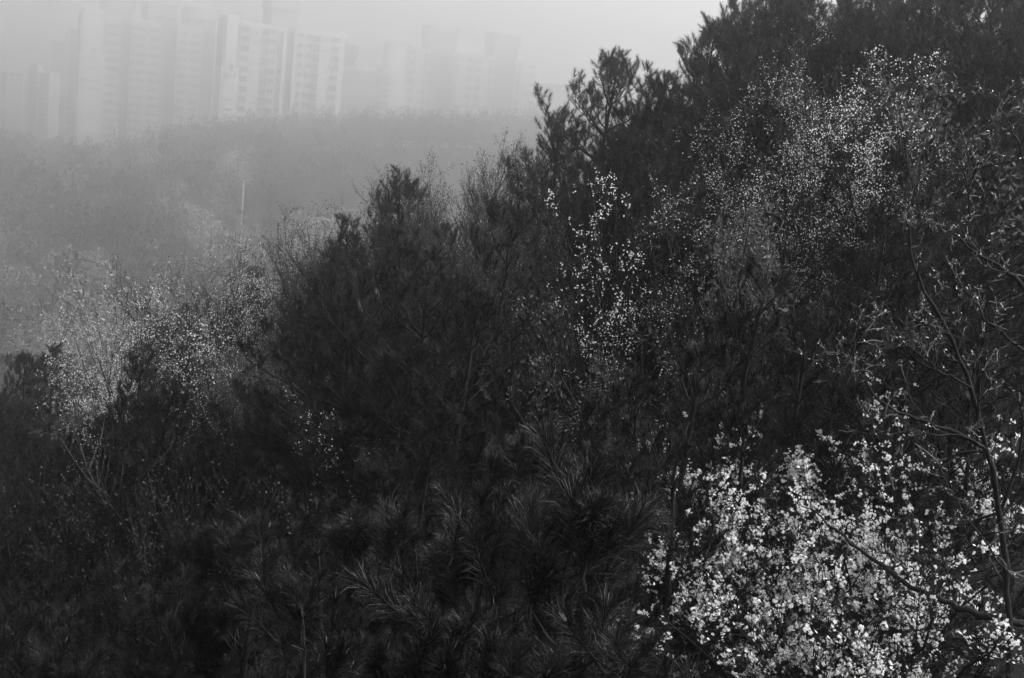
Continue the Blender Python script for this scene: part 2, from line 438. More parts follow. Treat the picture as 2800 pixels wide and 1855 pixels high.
def frame_z(d, roll):
    """3x3 with z axis along d"""
    d = d / np.linalg.norm(d); r = np.array([1., 0, 0]) if abs(d[0]) < .9 else np.array([0, 1., 0])
    x = np.cross(r, d); x /= np.linalg.norm(x); y = np.cross(d, x)
    c, s = math.cos(roll), math.sin(roll)
    return np.stack([x * c + y * s, -x * s + y * c, d], 1)

def bough_spec(L, rng, dens=1.0):
    """a pine branch along +X: returns tubes [(pts, radii)] and tufts [(pos, axis)]"""
    tubes, tufts = [], []
    n = 6; t = np.linspace(0, 1, n)
    bend = rng.normal() * .12
    pts = np.stack([L * t, bend * L * t * t, L * (.04 * t + .22 * t ** 2.2)], 1) + rng.normal(size=(n, 3)) * .012 * L * (t[:, None] > 0)
    r0 = .008 + .011 * L
    tubes.append((pts, r0 * (1 - .8 * t)))
    def P(q): return np.array([np.interp(q, t, pts[:, i]) for i in range(3)])
    up = np.array([0, 0, 1.])
    end = pts[-1] - pts[-2]; end /= np.linalg.norm(end)
    tufts.append((pts[-1], end * .7 + up * .6))
    for sgn in (-1, 1):
        dd = end * .6 + np.array([-end[1], end[0], 0]) * sgn * .6 + up * .55
        tufts.append((pts[-1] - end * .04, dd))
    q = .22 + .1 * rng.random(); side = 1 if rng.random() < .5 else -1
    step = .19 / L / dens
    while q < .96:
        base = P(q); ll = (.14 + .55 * L * (1 - q) * (.7 + .6 * rng.random()) * min(1, q / .35)) 
        a = side * R(38 + 26 * rng.random())
        dr = np.array([math.cos(a), math.sin(a), .22 + .2 * rng.random()]); dr /= np.linalg.norm(dr)
        k = max(2, int(ll / .22) + 2); tt = np.linspace(0, 1, k)
        lp = base + dr * ll * tt[:, None] + up * (.18 * ll * tt[:, None] ** 2)
        tubes.append((lp, (.006 + .006 * ll) * (1 - .6 * tt)))
        ntf = max(1, int(ll / .13 * dens))
        for i in range(ntf):
            s_ = 1 - i / ntf * .72
            pos = base + dr * ll * s_ + up * .18 * ll * s_ * s_
            ax = dr * (.7 if i == 0 else .35) + up * (.55 + .3 * rng.random()) + rng.normal(size=3) * .28
            if i > 0:
                ax += np.cross(dr, up) * (.6 if i % 2 else -.6)
            tufts.append((pos, ax))
        side = -side; q += step * (.7 + .6 * rng.random())
    if L > .5:
        for _ in range(int(5 * L * dens)):                       # shoots standing up from the main branch
            q = .3 + .65 * rng.random(); tufts.append((P(q), up * .9 + rng.normal(size=3) * .4 + np.array([.3, 0, 0])))
    return tubes, tufts

def bough_mesh(L, seed, tuftset, dens):
    rng = np.random.default_rng(seed); tubes, tufts = bough_spec(L, rng, dens); b = Buf()
    for p, r in tubes: b.tube(p, np.maximum(r, .004), 4, 1)
    out = []
    for pos, ax in tufts:
        T = tuftset[rng.integers(len(tuftset))]; m = frame_z(ax, rng.random() * 6.28)
        out.append((T * (.85 + .35 * rng.random())) @ m.T + pos)
    pre = [np.ones(len(q)) for q in b.f]
    b.tris(np.concatenate(out), 0)
    b.tone = pre + [np.concatenate([np.full(len(q), float(np.exp(rng.normal() * .55))) for q in out])]
    return b.mesh('bough', [M['needle_bough'], M['bark']])

CLASSES = [.35, .65, 1.0, 1.45, 2.0, 2.7]
LIB = {'mid': {L: [bough_mesh(L, 100 + int(L * 100) + i, TUFT_MID, .98) for i in range(4)] for L in CLASSES},
       'close': {L: [bough_mesh(L, 500 + int(L * 100) + i, TUFT_MID2, .76) for i in range(4)] for L in CLASSES}}
def near_bough(L, seed):
    rng = np.random.default_rng(seed); tubes, tufts = bough_spec(L, rng, .66); b = Buf()
    for p, r in tubes: b.tube(p, np.maximum(r, .004), 6)
    return b.mesh('bough', [M['bark']]), tufts
LIB_NEAR = {L: [near_bough(L, 900 + int(L * 100) + i) for i in range(4)] for L in CLASSES}

def pine(px, py, D, Rad, label, group=None, mode='mid', shape=.8, lean=0.0, low=.16, wspace=.36, seed=None):
    if label.startswith('*'):
        label = auto_label(('broad ' if Rad >= 2 else 'mid-sized ' if Rad >= 1.25 else 'slim ') + label[1:], px, py, D)
    top = at(px, py, D * NS); x, y, zt = top
    rng = np.random.default_rng(int(abs(px) * 7 + abs(py) * 13 + D * 101) if seed is None else seed)
    bx, by = x + rng.normal() * .1 - lean, y + abs(rng.normal()) * .07
    zb = gz(bx, by); H = (zt - zb) / NS - (.34 if mode == 'near' else .42)
    x, y, bx0, by0 = x / NS, y / NS, bx / NS, by / NS
    root = thing('pine_tree', (bx, by, zb), label, 'pine tree', group, 0.0, NS)
    bx, by = bx0, by0
    # trunk
    k = 9; t = np.linspace(0, 1, k)
    tp = np.stack([(x - bx) * t + .05 * H * .15 * np.sin(t * 5 + rng.random() * 6), (y - by) * t + .03 * np.sin(t * 6), -.25 + (H + .25 - .12) * t], 1)
    tp[0, :2] = 0; tp[-1, :2] = (x - bx, y - by)
    r0 = .028 * H ** .75 + .02
    b = Buf(); b.tube(tp, r0 * (1 - .93 * t) + .004, 8); link('trunk', b.mesh('trunk', [M['bark']], True), root)
    def TP(z): return np.array([np.interp(z, tp[:, 2], tp[:, i]) for i in range(3)])
    z = H - .05; ntuft = 0; first = True
    lib = LIB_NEAR if mode == 'near' else LIB[mode]
    while z > H * low:
        u = (H - z) / H
        prof = min(1.0, (u / .55)) ** shape
        if u > .6: prof *= 1 - .35 * (u - .6) / .4
        nb = 1 if first else int(rng.integers(4, 7))
        a0 = rng.random() * 6.28
        for i in range(nb):
            if not first and rng.random() < .12: continue
            L = .24 if first else max(.26, Rad * prof * (.62 + .55 * rng.random()))
            cl = min(CLASSES, key=lambda c: abs(math.log(c / L)))
            sc = float(np.clip(L / cl, .8, 1.2))
            az = a0 + i * 6.283 / nb + rng.normal() * .25
            el = R(50 - 105 * min(u, .55) + rng.normal() * 8) if not first else R(86)
            el = max(el, R(2))
            p = TP(z + rng.normal() * .06)
            mt = Matrix.Translation(p) @ Matrix.Rotation(az, 4, 'Z') @ Matrix.Rotation(-el, 4, 'Y') @ Matrix.Rotation(rng.normal() * .15, 4, 'X') @ Matrix.Scale(sc, 4)
            v = int(rng.integers(4))
            if mode == 'near':
                me, tufts = lib[cl][v]; bo = link('bough', me, root, mt)
                inv = np.array((Matrix.Rotation(az, 3, 'Z') @ Matrix.Rotation(-el, 3, 'Y')).inverted())
                for pos, ax in tufts:
                    ntuft += 1
                    a2 = ax / np.linalg.norm(ax) + inv @ np.array([0, 0, .55])      # shoots turn up to the light
                    m3 = frame_z(a2, rng.random() * 6.28) * (.64 + .5 * rng.random()) / sc
                    m4 = Matrix([[*m3[0], pos[0]], [*m3[1], pos[1]], [*m3[2], pos[2]], [0, 0, 0, 1]])
                    link('needle_tuft', NEAR_TUFTS[int(rng.integers(6))], bo, m4)
            else:
                link('bough', lib[cl][v], root, mt)
        z -= wspace * (.55 if first else (.75 + .5 * rng.random())); first = False
    return root

LANDMARKS = [('the broad fine-flowered cherry', 2130, 380, 17), ('the flat-topped pine against the fog', 1690, 220, 27), ('the cherry tangled with pine boughs', 2420, 320, 16),
             ('the sparse-flowered young cherry', 1610, 700, 14), ('the nearest bare tree', 2600, 800, 7), ('the big white-flowered cherry', 2150, 1450, 9), ('the thin pale forked tree', 425, 1230, 19.5),
             ('the low half-hidden cherry', 560, 960, 21), ('the widest white cherry on the ridge', 650, 800, 26), ('the white cherry at the low end of the ridge', 290, 930, 24), ('the small blossom sprays under the pine dome', 880, 1150, 15),
             ('the small blossom spray low among pines', 250, 1210, 21), ('the broad dome of dark pine', 1180, 760, 17), ('the nearest pine', 1575, 1400, 4.1), ('the lone pointed pine', 1100, 520, 26),
             ('the tree with small pale pointed leaves', 1900, 680, 13), ('the dense pale leaf clump', 2095, 590, 12.6), ('the leafy tree with drooping sprays', 2520, 230, 15)]
def auto_label(what, px, py, D):
    best = min(LANDMARKS, key=lambda l: math.hypot((l[1] - px), (l[2] - py)) + 14 * abs(l[3] - D))
    d = D - best[3]; rel = 'close beside' if abs(d) < 1.2 else ('just behind' if 0 < d < 4 else 'well behind' if d >= 4 else 'just before' if d > -4 else 'well before')
    return f'{what} {rel} {best[0]}'

# ------------------------------------------------------------------ broadleaf trees, shrubs and blossom
def rot_to(d, ang, az):
    m = frame_z(d, az); return m @ np.array([math.sin(ang), 0, math.cos(ang)])
def grow(rng, H, stems=1, spread=35, levels=4, kids=(7, 7, 6, 4), ratio=.55, r0=None, up=.25, bare=.25, wob=.10, stem_spread=14, bias=(0, 0, 0), paths=None):
    """returns tubes [(pts, rad, level)] and tips [(pos, dir, level)]"""
    tubes, tips = [], []
    bias = np.array(bias, float)
    r0 = r0 or (.012 * H + .01)
    def go(p, d, L, r, lev):
        n = 5 if lev < 2 else 4
        pts = [p]; dd = d
        for i in range(n - 1):
            dd = dd + rng.normal(size=3) * wob + np.array([0, 0, up * .3]) + bias * .12; dd = dd / np.linalg.norm(dd)
            pts.append(pts[-1] + dd * L / (n - 1))
        pts = np.array(pts); t = np.linspace(0, 1, n)
        tubes.append((pts, np.maximum(r * (1 - .65 * t), .0022), lev))
        if lev >= levels - 2:
            for i in range(1, n): tips.append((pts[i], dd, lev))
        if lev + 1 >= levels: return
        K = max(1, int(round(kids[lev] * (.7 + .6 * rng.random()))))
        for k in range(K):
            q = bare + (1 - bare) * (k + rng.random()) / K if lev == 0 else .12 + .85 * (k + rng.random()) / K
            b = np.array([np.interp(q, t, pts[:, j]) for j in range(3)])
            loc = pts[min(n - 1, int(q * (n - 1)) + 1)] - pts[min(n - 2, int(q * (n - 1)))]
            loc = loc / np.linalg.norm(loc)
            nd = rot_to(loc, R(spread * (.7 + .6 * rng.random())), rng.random() * 6.28)
            nd[2] += up; nd /= np.linalg.norm(nd)
            go(b, nd, L * ratio * (1.15 - .5 * q) * (.8 + .4 * rng.random()), r * (1 - .6 * q) * .6, lev + 1)
    if paths is not None:                        # limbs laid out one by one
        for P, r, kl in paths:
            P = np.asarray(P, float); n = len(P); t = np.linspace(0, 1, n)
            tubes.append((P, np.maximum(r * (1 - .75 * t), .003), 0))
            K = max(1, int(round(kids[0] * (.7 + .6 * rng.random()))))
            for k in range(K):
                q = bare + (1 - bare) * (k + rng.random()) / K
                b = np.array([np.interp(q, t, P[:, j]) for j in range(3)]); i = min(n - 2, int(q * (n - 1)))
                loc = P[i + 1] - P[i]; loc = loc / np.linalg.norm(loc)
                nd = rot_to(loc, R(spread * (.7 + .6 * rng.random())), rng.random() * 6.28); nd[2] += up; nd /= np.linalg.norm(nd)
                go(b, nd, kl * (1.2 - .5 * q) * (.7 + .6 * rng.random()), max(.004, r * (1 - .7 * q) * .5), 1)
        return tubes, tips
    for s in range(stems):
        a = s * 6.28 / stems + rng.random(); sp = R(stem_spread * (.6 + .8 * rng.random())) if stems > 1 else R(3)
        d = np.array([math.sin(sp) * math.cos(a), math.sin(sp) * math.sin(a), math.cos(sp)]) + bias * .3
        go(np.array([0, 0, -.15]), d / np.linalg.norm(d), H * (.62 if stems == 1 else .66) * (.85 + .3 * rng.random()), r0, 0)
    top = max(t[0][:, 2].max() for t in tubes); k = H / top
    return [(p * k, r, l) for p, r, l in tubes], [(p * k, d, l) for p, d, l in tips]

def petal_flower(rng, size):
    """five-petalled cup, axis +Z"""
    T = []
    for i in range(5):
        a = i * 1.2566; w = .5
        def pt(r, da, z): return (r * math.cos(a + da), r * math.sin(a + da), z)
        c = (0, 0, 0); l = pt(size * .62, -w, size * .22); rr = pt(size * .62, w, size * .22); tp = pt(size, 0, size * .34)
        T += [(c, l, tp), (c, tp, rr)]
    return np.array(T)
FLOWER = petal_flower(None, .016)
_in = petal_flower(None, .0115) * np.array([1, 1, 1.9]) + np.array([0, 0, .001]); _c, _s = math.cos(.63), math.sin(.63)
DOUBLE = np.concatenate([FLOWER, _in @ np.array([[_c, _s, 0], [-_s, _c, 0], [0, 0, 1]])])
def scatter_flowers(rng, pts, per, size, jit):
    """flowers of FLOWER shape (5 petals) scattered round points"""
    k = len(pts) * per
    base = np.repeat(np.array(pts), per, 0) + rng.normal(size=(k, 3)) * jit
    ax = rng.normal(size=(k, 3)) * .8 + np.array([0, 0, .3]); out = []
    for i in range(k):
        out.append((FLOWER * (size / .016 * (.6 + .75 * rng.random()))) @ frame_z(ax[i], rng.random() * 6.28).T + base[i])
    return np.concatenate(out)
def scatter_leaves(rng, pts, dirs, per, ln, wd, jit):
    k = len(pts) * per
    c = np.repeat(np.array(pts), per, 0) + rng.normal(size=(k, 3)) * jit
    d = np.repeat(np.array(dirs), per, 0) * .6 + rng.normal(size=(k, 3)) * .8 + np.array([0, 0, .25]); d /= np.linalg.norm(d, axis=1)[:, None]
    s = np.cross(d, rng.normal(size=(k, 3))); s /= np.linalg.norm(s, axis=1)[:, None]
    L = ln * (.6 + .8 * rng.random((k, 1))); w = wd * (.7 + .6 * rng.random((k, 1)))
    m = c + d * L * .45; tip = c + d * L
    return np.concatenate([np.stack([c, m + s * w / 2, tip], 1), np.stack([c, tip, m - s * w / 2], 1)])

def broadleaf_meshes(rng, H, bark, twig, foliage, thick=1.0, **kw):
    tubes, tips = grow(rng, H, **kw)
    lim = kw.get('levels', 4) - 1
    tb, wb = Buf(), Buf()
    for p, r, l in tubes:
        if l == 0: tb.tube(p, r * thick * (1 + .12 * rng.normal(size=len(r)).clip(-1.5, 1.5)), 7)
        elif l == 1: tb.tube(p, r * thick, 5)
        else: wb.tube(p, np.maximum(r * thick, .0028), 3)
    meshes = [('trunk', tb.mesh('trunk', [M[bark]], True)), ('twigs', wb.mesh('twigs', [M[twig]]))]
    for kind, args in foliage:
        frac = args.get('frac', 1.0); flt = args.get('keep', None)
        cell = {}
        def clump(p):
            k = tuple(np.floor(p / .33).astype(int))
            if k not in cell: cell[k] = rng.random() ** 1.3
            return cell[k]
        sel = [t for t in tips if rng.random() < (frac * min(1, 2.0 * clump(t[0])) if kind == 'blossom' else frac) and (flt is None or flt(t[0], H))]
        if not sel: continue
        P = [t[0] for t in sel]; Dd = [t[1] for t in sel]; b = Buf()
        if kind == 'blossom':
            b.tris(scatter_flowers(rng, P, args['per'], args['size'], args['jit'])); nm, m = 'blossoms', M['blossom']
        else:
            b.tris(scatter_leaves(rng, P, Dd, args['per'], args['ln'], args['wd'], args['jit'])); nm, m = args.get('name', 'leaves'), M[args.get('mat', 'leaf')]
        meshes.append((nm, b.mesh(nm, [m])))
    return meshes, tips

def place_broadleaf(name, cat, meshes, loc, label, group, rz=0.0, sc=1.0):
    root = thing(name, loc, label, cat, group, rz, sc * NS)
    for nm, me in meshes:
        o = link(nm, me, root)
        if nm in ('twigs', 'blossoms', 'leaves', 'buds'): o['kind'] = 'stuff'
    return root

# ------------------------------------------------------------------ the pines
def plant_pines():
    G = 'pines crowded on the near slope'
    # --- silhouettes on the ridge
    r = 'pines on the ridge'
    pine(1690, 142, 27, 2.6, 'pine with a bushy flat-topped head and bare gap below it, standing against the fog', r, shape=.6)
    pine(1535, 268, 25.5, 1.9, 'smaller pine with a spreading left shoulder below the flat-topped pine', r, shape=.7)
    pine(1100, 436, 26, 2.2, 'lone pointed pine rising above the bare twiggy trees against the fog', r, shape=.85)
    pine(955, 565, 25, 1.3, 'low pine stepping down from the lone pointed pine toward the blossom', r)
    pine(905, 650, 24, 1.1, 'lowest small pine at the foot of the lone pointed pine', r)
    pine(1820, 170, 27, 2.0, 'pine shoulder between the flat-topped pine and the tallest ridge pines', r)
    lab = '*dense upper ridge pine'
    for a in ((1960, 40, 26, 2.6), (2080, -60, 27.5, 2.8), (2200, -160, 26, 3.0), (2400, -120, 25, 2.8), (2560, -180, 23, 2.6), (2740, -160, 20, 2.6), (2880, -100, 18, 2.4), (2010, 180, 23, 2.2), (2300, 30, 22.5, 2.2), (2150, -80, 31, 3.0), (2350, -120, 30, 3.0), (2600, -140, 28, 3.0), (2760, -60, 25, 2.6), (2480, 60, 22, 2.2), (2650, 40, 19, 2.0), (2150, 90, 24, 2.4), (2800, 60, 17, 1.8)):
        pine(*a, lab, r)
    lab = '*hazy grey pine'
    for a in ((70, 945, 33, 2.3), (150, 925, 35, 2.0), (-70, 985, 31, 2.2), (0, 1060, 29, 2.0)):
        pine(*a, lab, r)
    pine(693, 712, 29, .9, 'small pine tip poking out of the white cherry blossom', r)
    lab = 'small pine top showing among the cherry blossom on the ridge'
    for a in ((430, 850, 28, .6), (530, 815, 28.5, .7)):
        pine(*a, lab, r)
    # --- middle of the slope
    pine(1180, 655, 17, 2.2, 'broad dome of dark pine in the middle of the slope', G, 'close', shape=.55)
    pine(1000, 700, 18, 1.9, 'pine with a rounded left side against the blossom', G, 'close', shape=.6)
    pine(1405, 540, 18.5, 2.0, 'pine with a bent leader twig above the middle of the slope', G, 'close', shape=.7)
    lab = '*dark pine'
    for a in ((870, 850, 18.5, 1.7), (1310, 760, 15.5, 1.7), (1520, 850, 13.5, 1.2), (1130, 880, 15, 1.6), (1720, 330, 22, 2.0), (1880, 300, 21, 2.0), (1620, 500, 21, 1.6), (1800, 420, 19.5, 1.7), (2000, 420, 18.5, 1.6)):
        pine(*a, lab, G, 'close' if a[2] < 20 else 'mid')
    lab = '*dark pine'
    for a in ((2110, 662, 11.2, 1.05), (2010, 770, 11.5, .9), (2230, 790, 10.5, 1.0), (2440, 520, 13, 1.3), (2640, 480, 13.5, 1.5), (2330, 700, 11, 1.1), (2520, 760, 10, 1.1), (2700, 800, 10, 1.2), (2560, 330, 16, 1.7), (2760, 260, 15, 1.7), (2350, 330, 18.5, 1.3), (2690, 1000, 8.5, 1.0)):
        pine(*a, lab, G, 'close')
    lab = '*dark pine'
    for a in ((1930, 885, 9.5, .8), (1760, 945, 10.5, .9), (1650, 1020, 11.5, .9), (1870, 1090, 8.6, .8), (2060, 1000, 9.6, .8)):
        pine(*a, lab, G, 'close')
    lab = '*dark pine'
    for a in ((390, 915, 21, .8), (470, 1000, 20, 1.2), (600, 1050, 20, 1.3), (740, 1060, 19, 1.3), (330, 1060, 22, 1.3), (260, 1190, 23, 1.4), (180, 1190, 21, 1.4), (285, 1240, 20.5, 1.3), (95, 1215, 22, 1.4), (225, 1290, 19, 1.2), (340, 1290, 19.5, 1.2), (300, 1110, 21, 1.3), (215, 1150, 22, 1.2), (410, 1030, 21.5, 1.2), (560, 960, 22.5, 1.1), (680, 1010, 22, 1.2),
              (60, 1150, 27, 1.8), (-50, 1250, 24, 1.6), (120, 1300, 20, 1.3), (20, 1360, 18, 1.2), (270, 1370, 19, 1.2), (410, 1330, 18, 1.2), (560, 1200, 17.5, 1.2),
              (730, 1240, 14, 1.1), (640, 1330, 14.5, 1.0), (850, 1180, 14.5, 1.0), (990, 1060, 15, 1.2), (880, 1320, 11.5, .9), (520, 1420, 14, 1.0),
              (140, 1480, 15.5, 1.2), (300, 1500, 14, 1.1), (20, 1560, 14.5, 1.2), (200, 1620, 12.5, 1.0), (380, 1560, 12.5, 1.0), (60, 1720, 11.5, 1.0), (1190, 1110, 12.5, 1.0), (1080, 1190, 12, .9)):
        pine(*a, lab, G, 'close' if a[2] < 20 else 'mid')
    # --- close pines with long needles
    n = 'close pines below the viewpoint'
    lab = '*long-needled pale-tipped pine'
    pine(1575, 1290, 4.1, .62, 'nearest pine, its big needle brushes overlapping the white-blossomed cherry', n, 'near', low=.55, wspace=.34)
    for a in ((1340, 1365, 5.2, .62), (1010, 1385, 7.2, .8), (715, 1420, 8.2, .85), (850, 1560, 5.6, .65), (450, 1560, 8.0, .8), (1440, 1185, 8.8, .85), (1700, 1200, 8.0, .6), (1160, 1400, 6.4, .6), (1240, 1620, 4.4, .5), (180, 1760, 8.4, .8), (1760, 1700, 3.9, .40)):
        pine(*a, lab, n, 'near', low=.50, wspace=.36)
plant_pines()

# ------------------------------------------------------------------ cherries
def limbs(rng, base, targets, r, kl, wob=.05):
    """curved limbs from a tree's foot to each target pixel (px, py, depth)"""
    out = []
    for px, py, D in targets:
        E = (at(px, py, D * NS) - base) / NS; L = np.linalg.norm(E)
        c = np.array([E[0] * .22 + rng.normal() * .05 * L, E[1] * .3, E[2] * .62]); t = np.linspace(0, 1, 9)[:, None]
        P = 2 * t * (1 - t) * c + t * t * E + rng.normal(size=(9, 3)) * wob * L * .25 * np.sin(t * math.pi)
        P[0] = (0, 0, -.2)
        out.append((P, r, kl))
    return out
def foot(px, py, D):
    p = at(px, py, D * NS); return np.array([p[0], p[1], gz(p[0], p[1])])
def guided_cherry(seed, base, targets, label, size, per, jit, frac, leaf=.3, kl=.8, r=.026, kids=(9, 8, 6), spread=52, up=.05, bare=.35, twig='bark_mid', leaf_mat='leaf'):
    rng = np.random.default_rng(seed); b = foot(*base)
    fol = [('blossom', dict(per=per, size=size, jit=jit, frac=frac))]
    if leaf: fol.append(('leaf', dict(per=1, ln=.045, wd=.02, jit=.03, frac=leaf, mat=leaf_mat)))
    me, tips = broadleaf_meshes(rng, 1.0, 'bark', twig, fol, levels=3 + (len(kids) > 3), kids=kids, spread=spread, up=up, bare=bare, paths=limbs(rng, b, targets, r, kl))
    return place_broadleaf('cherry_tree', 'cherry tree', me, tuple(b), label, 'blossoming cherry trees')

def plant_cherries():
    guided_cherry(3, (345, 1250, 24), [(145, 930, 24), (190, 880, 24.5), (260, 840, 24), (310, 795, 24), (350, 800, 25), (410, 815, 24.5), (460, 840, 24), (180, 1010, 23), (240, 1070, 22.5), (380, 900, 23), (290, 930, 22.5), (430, 920, 23), (300, 1030, 22)],
                  'cherry in full white blossom at the low end of the ridge', .0115, 4, .030, .9, kl=1.35, r=.013)
    guided_cherry(5, (740, 1050, 26), [(555, 790, 26), (600, 730, 26.5), (640, 705, 26), (700, 690, 27), (560, 850, 25), (620, 810, 25), (690, 770, 25), (750, 730, 26), (520, 880, 25), (620, 900, 24.5), (700, 860, 24.5), (770, 800, 25)],
                  'widest cherry in white blossom on the ridge beside the dark middle pines', .0115, 4, .030, .9, kl=1.35, r=.013)
    guided_cherry(6, (590, 1110, 21), [(500, 910, 21), (550, 895, 21.5), (600, 930, 21), (640, 990, 20.5), (560, 990, 20.5), (620, 1040, 20.5)],
                  'low white-blossoming cherry half hidden among the pines', .0115, 3, .030, .7, kl=.8)
    guided_cherry(8, (880, 950, 27), [(760, 610, 27), (800, 640, 27.5), (840, 620, 27), (900, 640, 27), (780, 720, 26), (850, 700, 26), (930, 660, 27)],
                  'thinly blossomed twiggy cherry beside the lone pointed pine', .010, 1, .05, .3, kl=1.0, leaf=.7)
    guided_cherry(12, (1690, 1200, 14), [(1495, 595, 14), (1525, 565, 14.2), (1570, 520, 14), (1605, 465, 14.2), (1645, 500, 14), (1685, 525, 14), (1725, 610, 13.8), (1740, 665, 13.6), (1555, 700, 13.8), (1620, 620, 13.8), (1665, 690, 13.6), (1575, 850, 13.4), (1640, 930, 13.4), (1715, 800, 13.5)],
                  'young cherry with sparse white flowers on thin dark upright stems mid slope', .0108, 3, .022, .50, kl=.42, r=.022, kids=(8, 5, 3), spread=34, up=.25, leaf=.1, twig='bark')
    guided_cherry(15, (2230, 660, 17), [(1970, 345, 17), (2030, 285, 17.4), (2130, 200, 17.5), (2200, 215, 17.2), (2280, 235, 17), (1990, 430, 16.6), (2080, 380, 16.6), (2180, 320, 16.8), (2250, 300, 16.5), (2100, 470, 16), (2190, 420, 16), (2020, 520, 16), (1990, 600, 15.6), (2120, 560, 15.6)],
                  'broad cherry with fine scattered blossom under the tall ridge pines', .0078, 4, .028, 1.0, kl=1.0, leaf=.6, leaf_mat='leaf_pale')
    guided_cherry(16, (2440, 600, 16), [(2330, 255, 16), (2420, 235, 16.2), (2500, 215, 16.4), (2540, 265, 16), (2360, 330, 15.6), (2450, 300, 15.8), (2300, 400, 15.2), (2400, 400, 15.2), (2480, 370, 15.3), (2260, 370, 15.6)],
                  'blossoming cherry tangled with pine boughs beside the broad fine-flowered cherry', .0102, 4, .026, .75, kl=.8, leaf=.4, leaf_mat='leaf_pale')
    guided_cherry(17, (1930, 830, 13.5), [(1790, 480, 14), (1880, 520, 14), (1980, 540, 13.6), (2050, 610, 13), (1830, 600, 13.4), (1760, 560, 13.8), (1960, 640, 13)],
                  'small-flowered cherry with dim specks of blossom beside the dense pale leaf clump', .008, 2, .03, .4, kl=.5, r=.02, leaf=.6)
    guided_cherry(18, (950, 1330, 15), [(830, 1095, 15), (880, 1130, 14.8), (930, 1180, 14.5), (990, 1200, 14.5), (860, 1190, 14.5)],
                  'small blossoming cherry sprays in the dark below the broad dome of pine', .009, 2, .03, .35, kl=.4, r=.016, leaf=.3)
    guided_cherry(19, (290, 1350, 21), [(225, 1190, 21), (260, 1200, 20.8), (300, 1225, 20.6), (240, 1230, 20.6)],
                  'small blossoming cherry spray low among the left pines', .011, 2, .04, .4, kl=.4, r=.007, leaf=.2)
    # the big one at the right: its flower clusters are separate parts
    rng = np.random.default_rng(21); base = foot(2380, 1600, 8.8); x, y, z = base
    T = [(1700, 1500, 9.6), (1860, 1290, 10.2), (1930, 1255, 10.5), (2100, 1205, 10.6), (2280, 1235, 10.2), (2470, 1200, 9.8), (2000, 1390, 9.6), (2150, 1420, 9.1), (1850, 1440, 9.2), (1950, 1580, 8.6), (1800, 1680, 8.3),
         (2050, 1740, 8.0), (2300, 1500, 8.6), (2450, 1420, 9.0), (2600, 1500, 8.1), (2300, 1690, 7.7), (2550, 1690, 7.2), (2700, 1600, 7.6), (2150, 1840, 7.6), (2450, 1840, 6.8), (2700, 1790, 6.8), (2790, 1350, 8.6), (1740, 1600, 8.7), (2060, 1500, 9.0), (1900, 1350, 9.8), (2620, 1330, 9.0)]
    tubes, tips = grow(rng, 1.0, spread=42, levels=4, kids=(10, 6, 4, 3), up=.10, bare=.35, ratio=.55, paths=limbs(rng, base, T, .026, .68))
    root = thing('cherry_tree', tuple(base), 'big cherry covered in bright white flower clusters in front of the dark pines', 'cherry tree', 'blossoming cherry trees', 0.0, NS)
    tb, wb = Buf(), Buf()
    for p, r, l in tubes:
        (tb if l < 1 else wb).tube(p, r, 7 if l == 0 else 5 if l == 1 else 3)
    link('trunk', tb.mesh('trunk', [M['bark']], True), root); o = link('twigs', wb.mesh('twigs', [M['bark']]), root); o['kind'] = 'stuff'
    # heavy dark limb crossing the crown
    P = np.array([at(px, py, D * NS) for px, py, D in ((2900, 1740, 7.0), (2800, 1708, 7.05), (2717, 1684, 7.1), (2613, 1657, 7.2), (2536, 1626, 7.3), (2458, 1587, 7.4), (2381, 1527, 7.55), (2285, 1455, 7.7), (2200, 1380, 7.9))]); P = (P - base) / NS
    t = np.linspace(0, 1, len(P)); tt = np.linspace(0, 1, 34); rr = np.interp(tt, t, [.023, .022, .021, .020, .018, .015, .012, .008, .004]) * (1 + .07 * rng.normal(size=34).clip(-1.5, 1.5))
    P = np.stack([np.interp(tt, t, P[:, k]) for k in range(3)], 1) + rng.normal(size=(34, 3)) * .009
    b = Buf(); b.tube(P, rr, 8); link('limb', b.mesh('limb', [M['bark']], True), root)
    clusters = []
    for k in range(8):
        r2 = np.random.default_rng(60 + k); b = Buf(); n = 3 + k % 5
        for i in range(n):
            c = r2.normal(size=3) * .016; ax = c + r2.normal(size=3) * .006
            b.tris((DOUBLE * (.0135 / .016 * (.7 + .55 * r2.random()))) @ frame_z(ax, r2.random() * 6.28).T + c)
            b.tube([(0, 0, 0), c * .5, c], [.0012, .001, .0008], 3, 1)
        clusters.append(b)
    cm = [b.mesh('blossom_cluster', [M['blossom'], M['leaf']]) for b in clusters]
    Pt = np.array([t[0] for t in tips]); cw = Pt * NS + base
    def proj(w):
        c = CM3.T @ w.T; return c[0] / -c[2] * F0 + W0 / 2, H0 / 2 - c[1] / -c[2] * F0
    u, v = proj(cw)
    pr = np.where(((u - 2070) / 330) ** 2 + ((v - 1460) / 220) ** 2 < 1, .33, .18); pr = np.where(u > 2420, .13, pr); pr = np.where(u < 1780, .12, pr)
    cell = {}
    for i, q in enumerate(np.floor(Pt / .22).astype(int)):
        k = tuple(q)
        if k not in cell: cell[k] = rng.random() ** 1.2 * 2.1
        pr[i] = min(1, pr[i] * cell[k])
    sel = Pt[rng.random(len(Pt)) < pr]; sel = sel + rng.normal(size=sel.shape) * .02
    u, v = proj(sel * NS + base); inside = (u > 0) & (u < W0) & (v > 0) & (v < H0)
    order = np.argsort(np.linalg.norm(sel * NS + base, axis=1)); big = [i for i in order if inside[i]][:300]; bs = set(big)
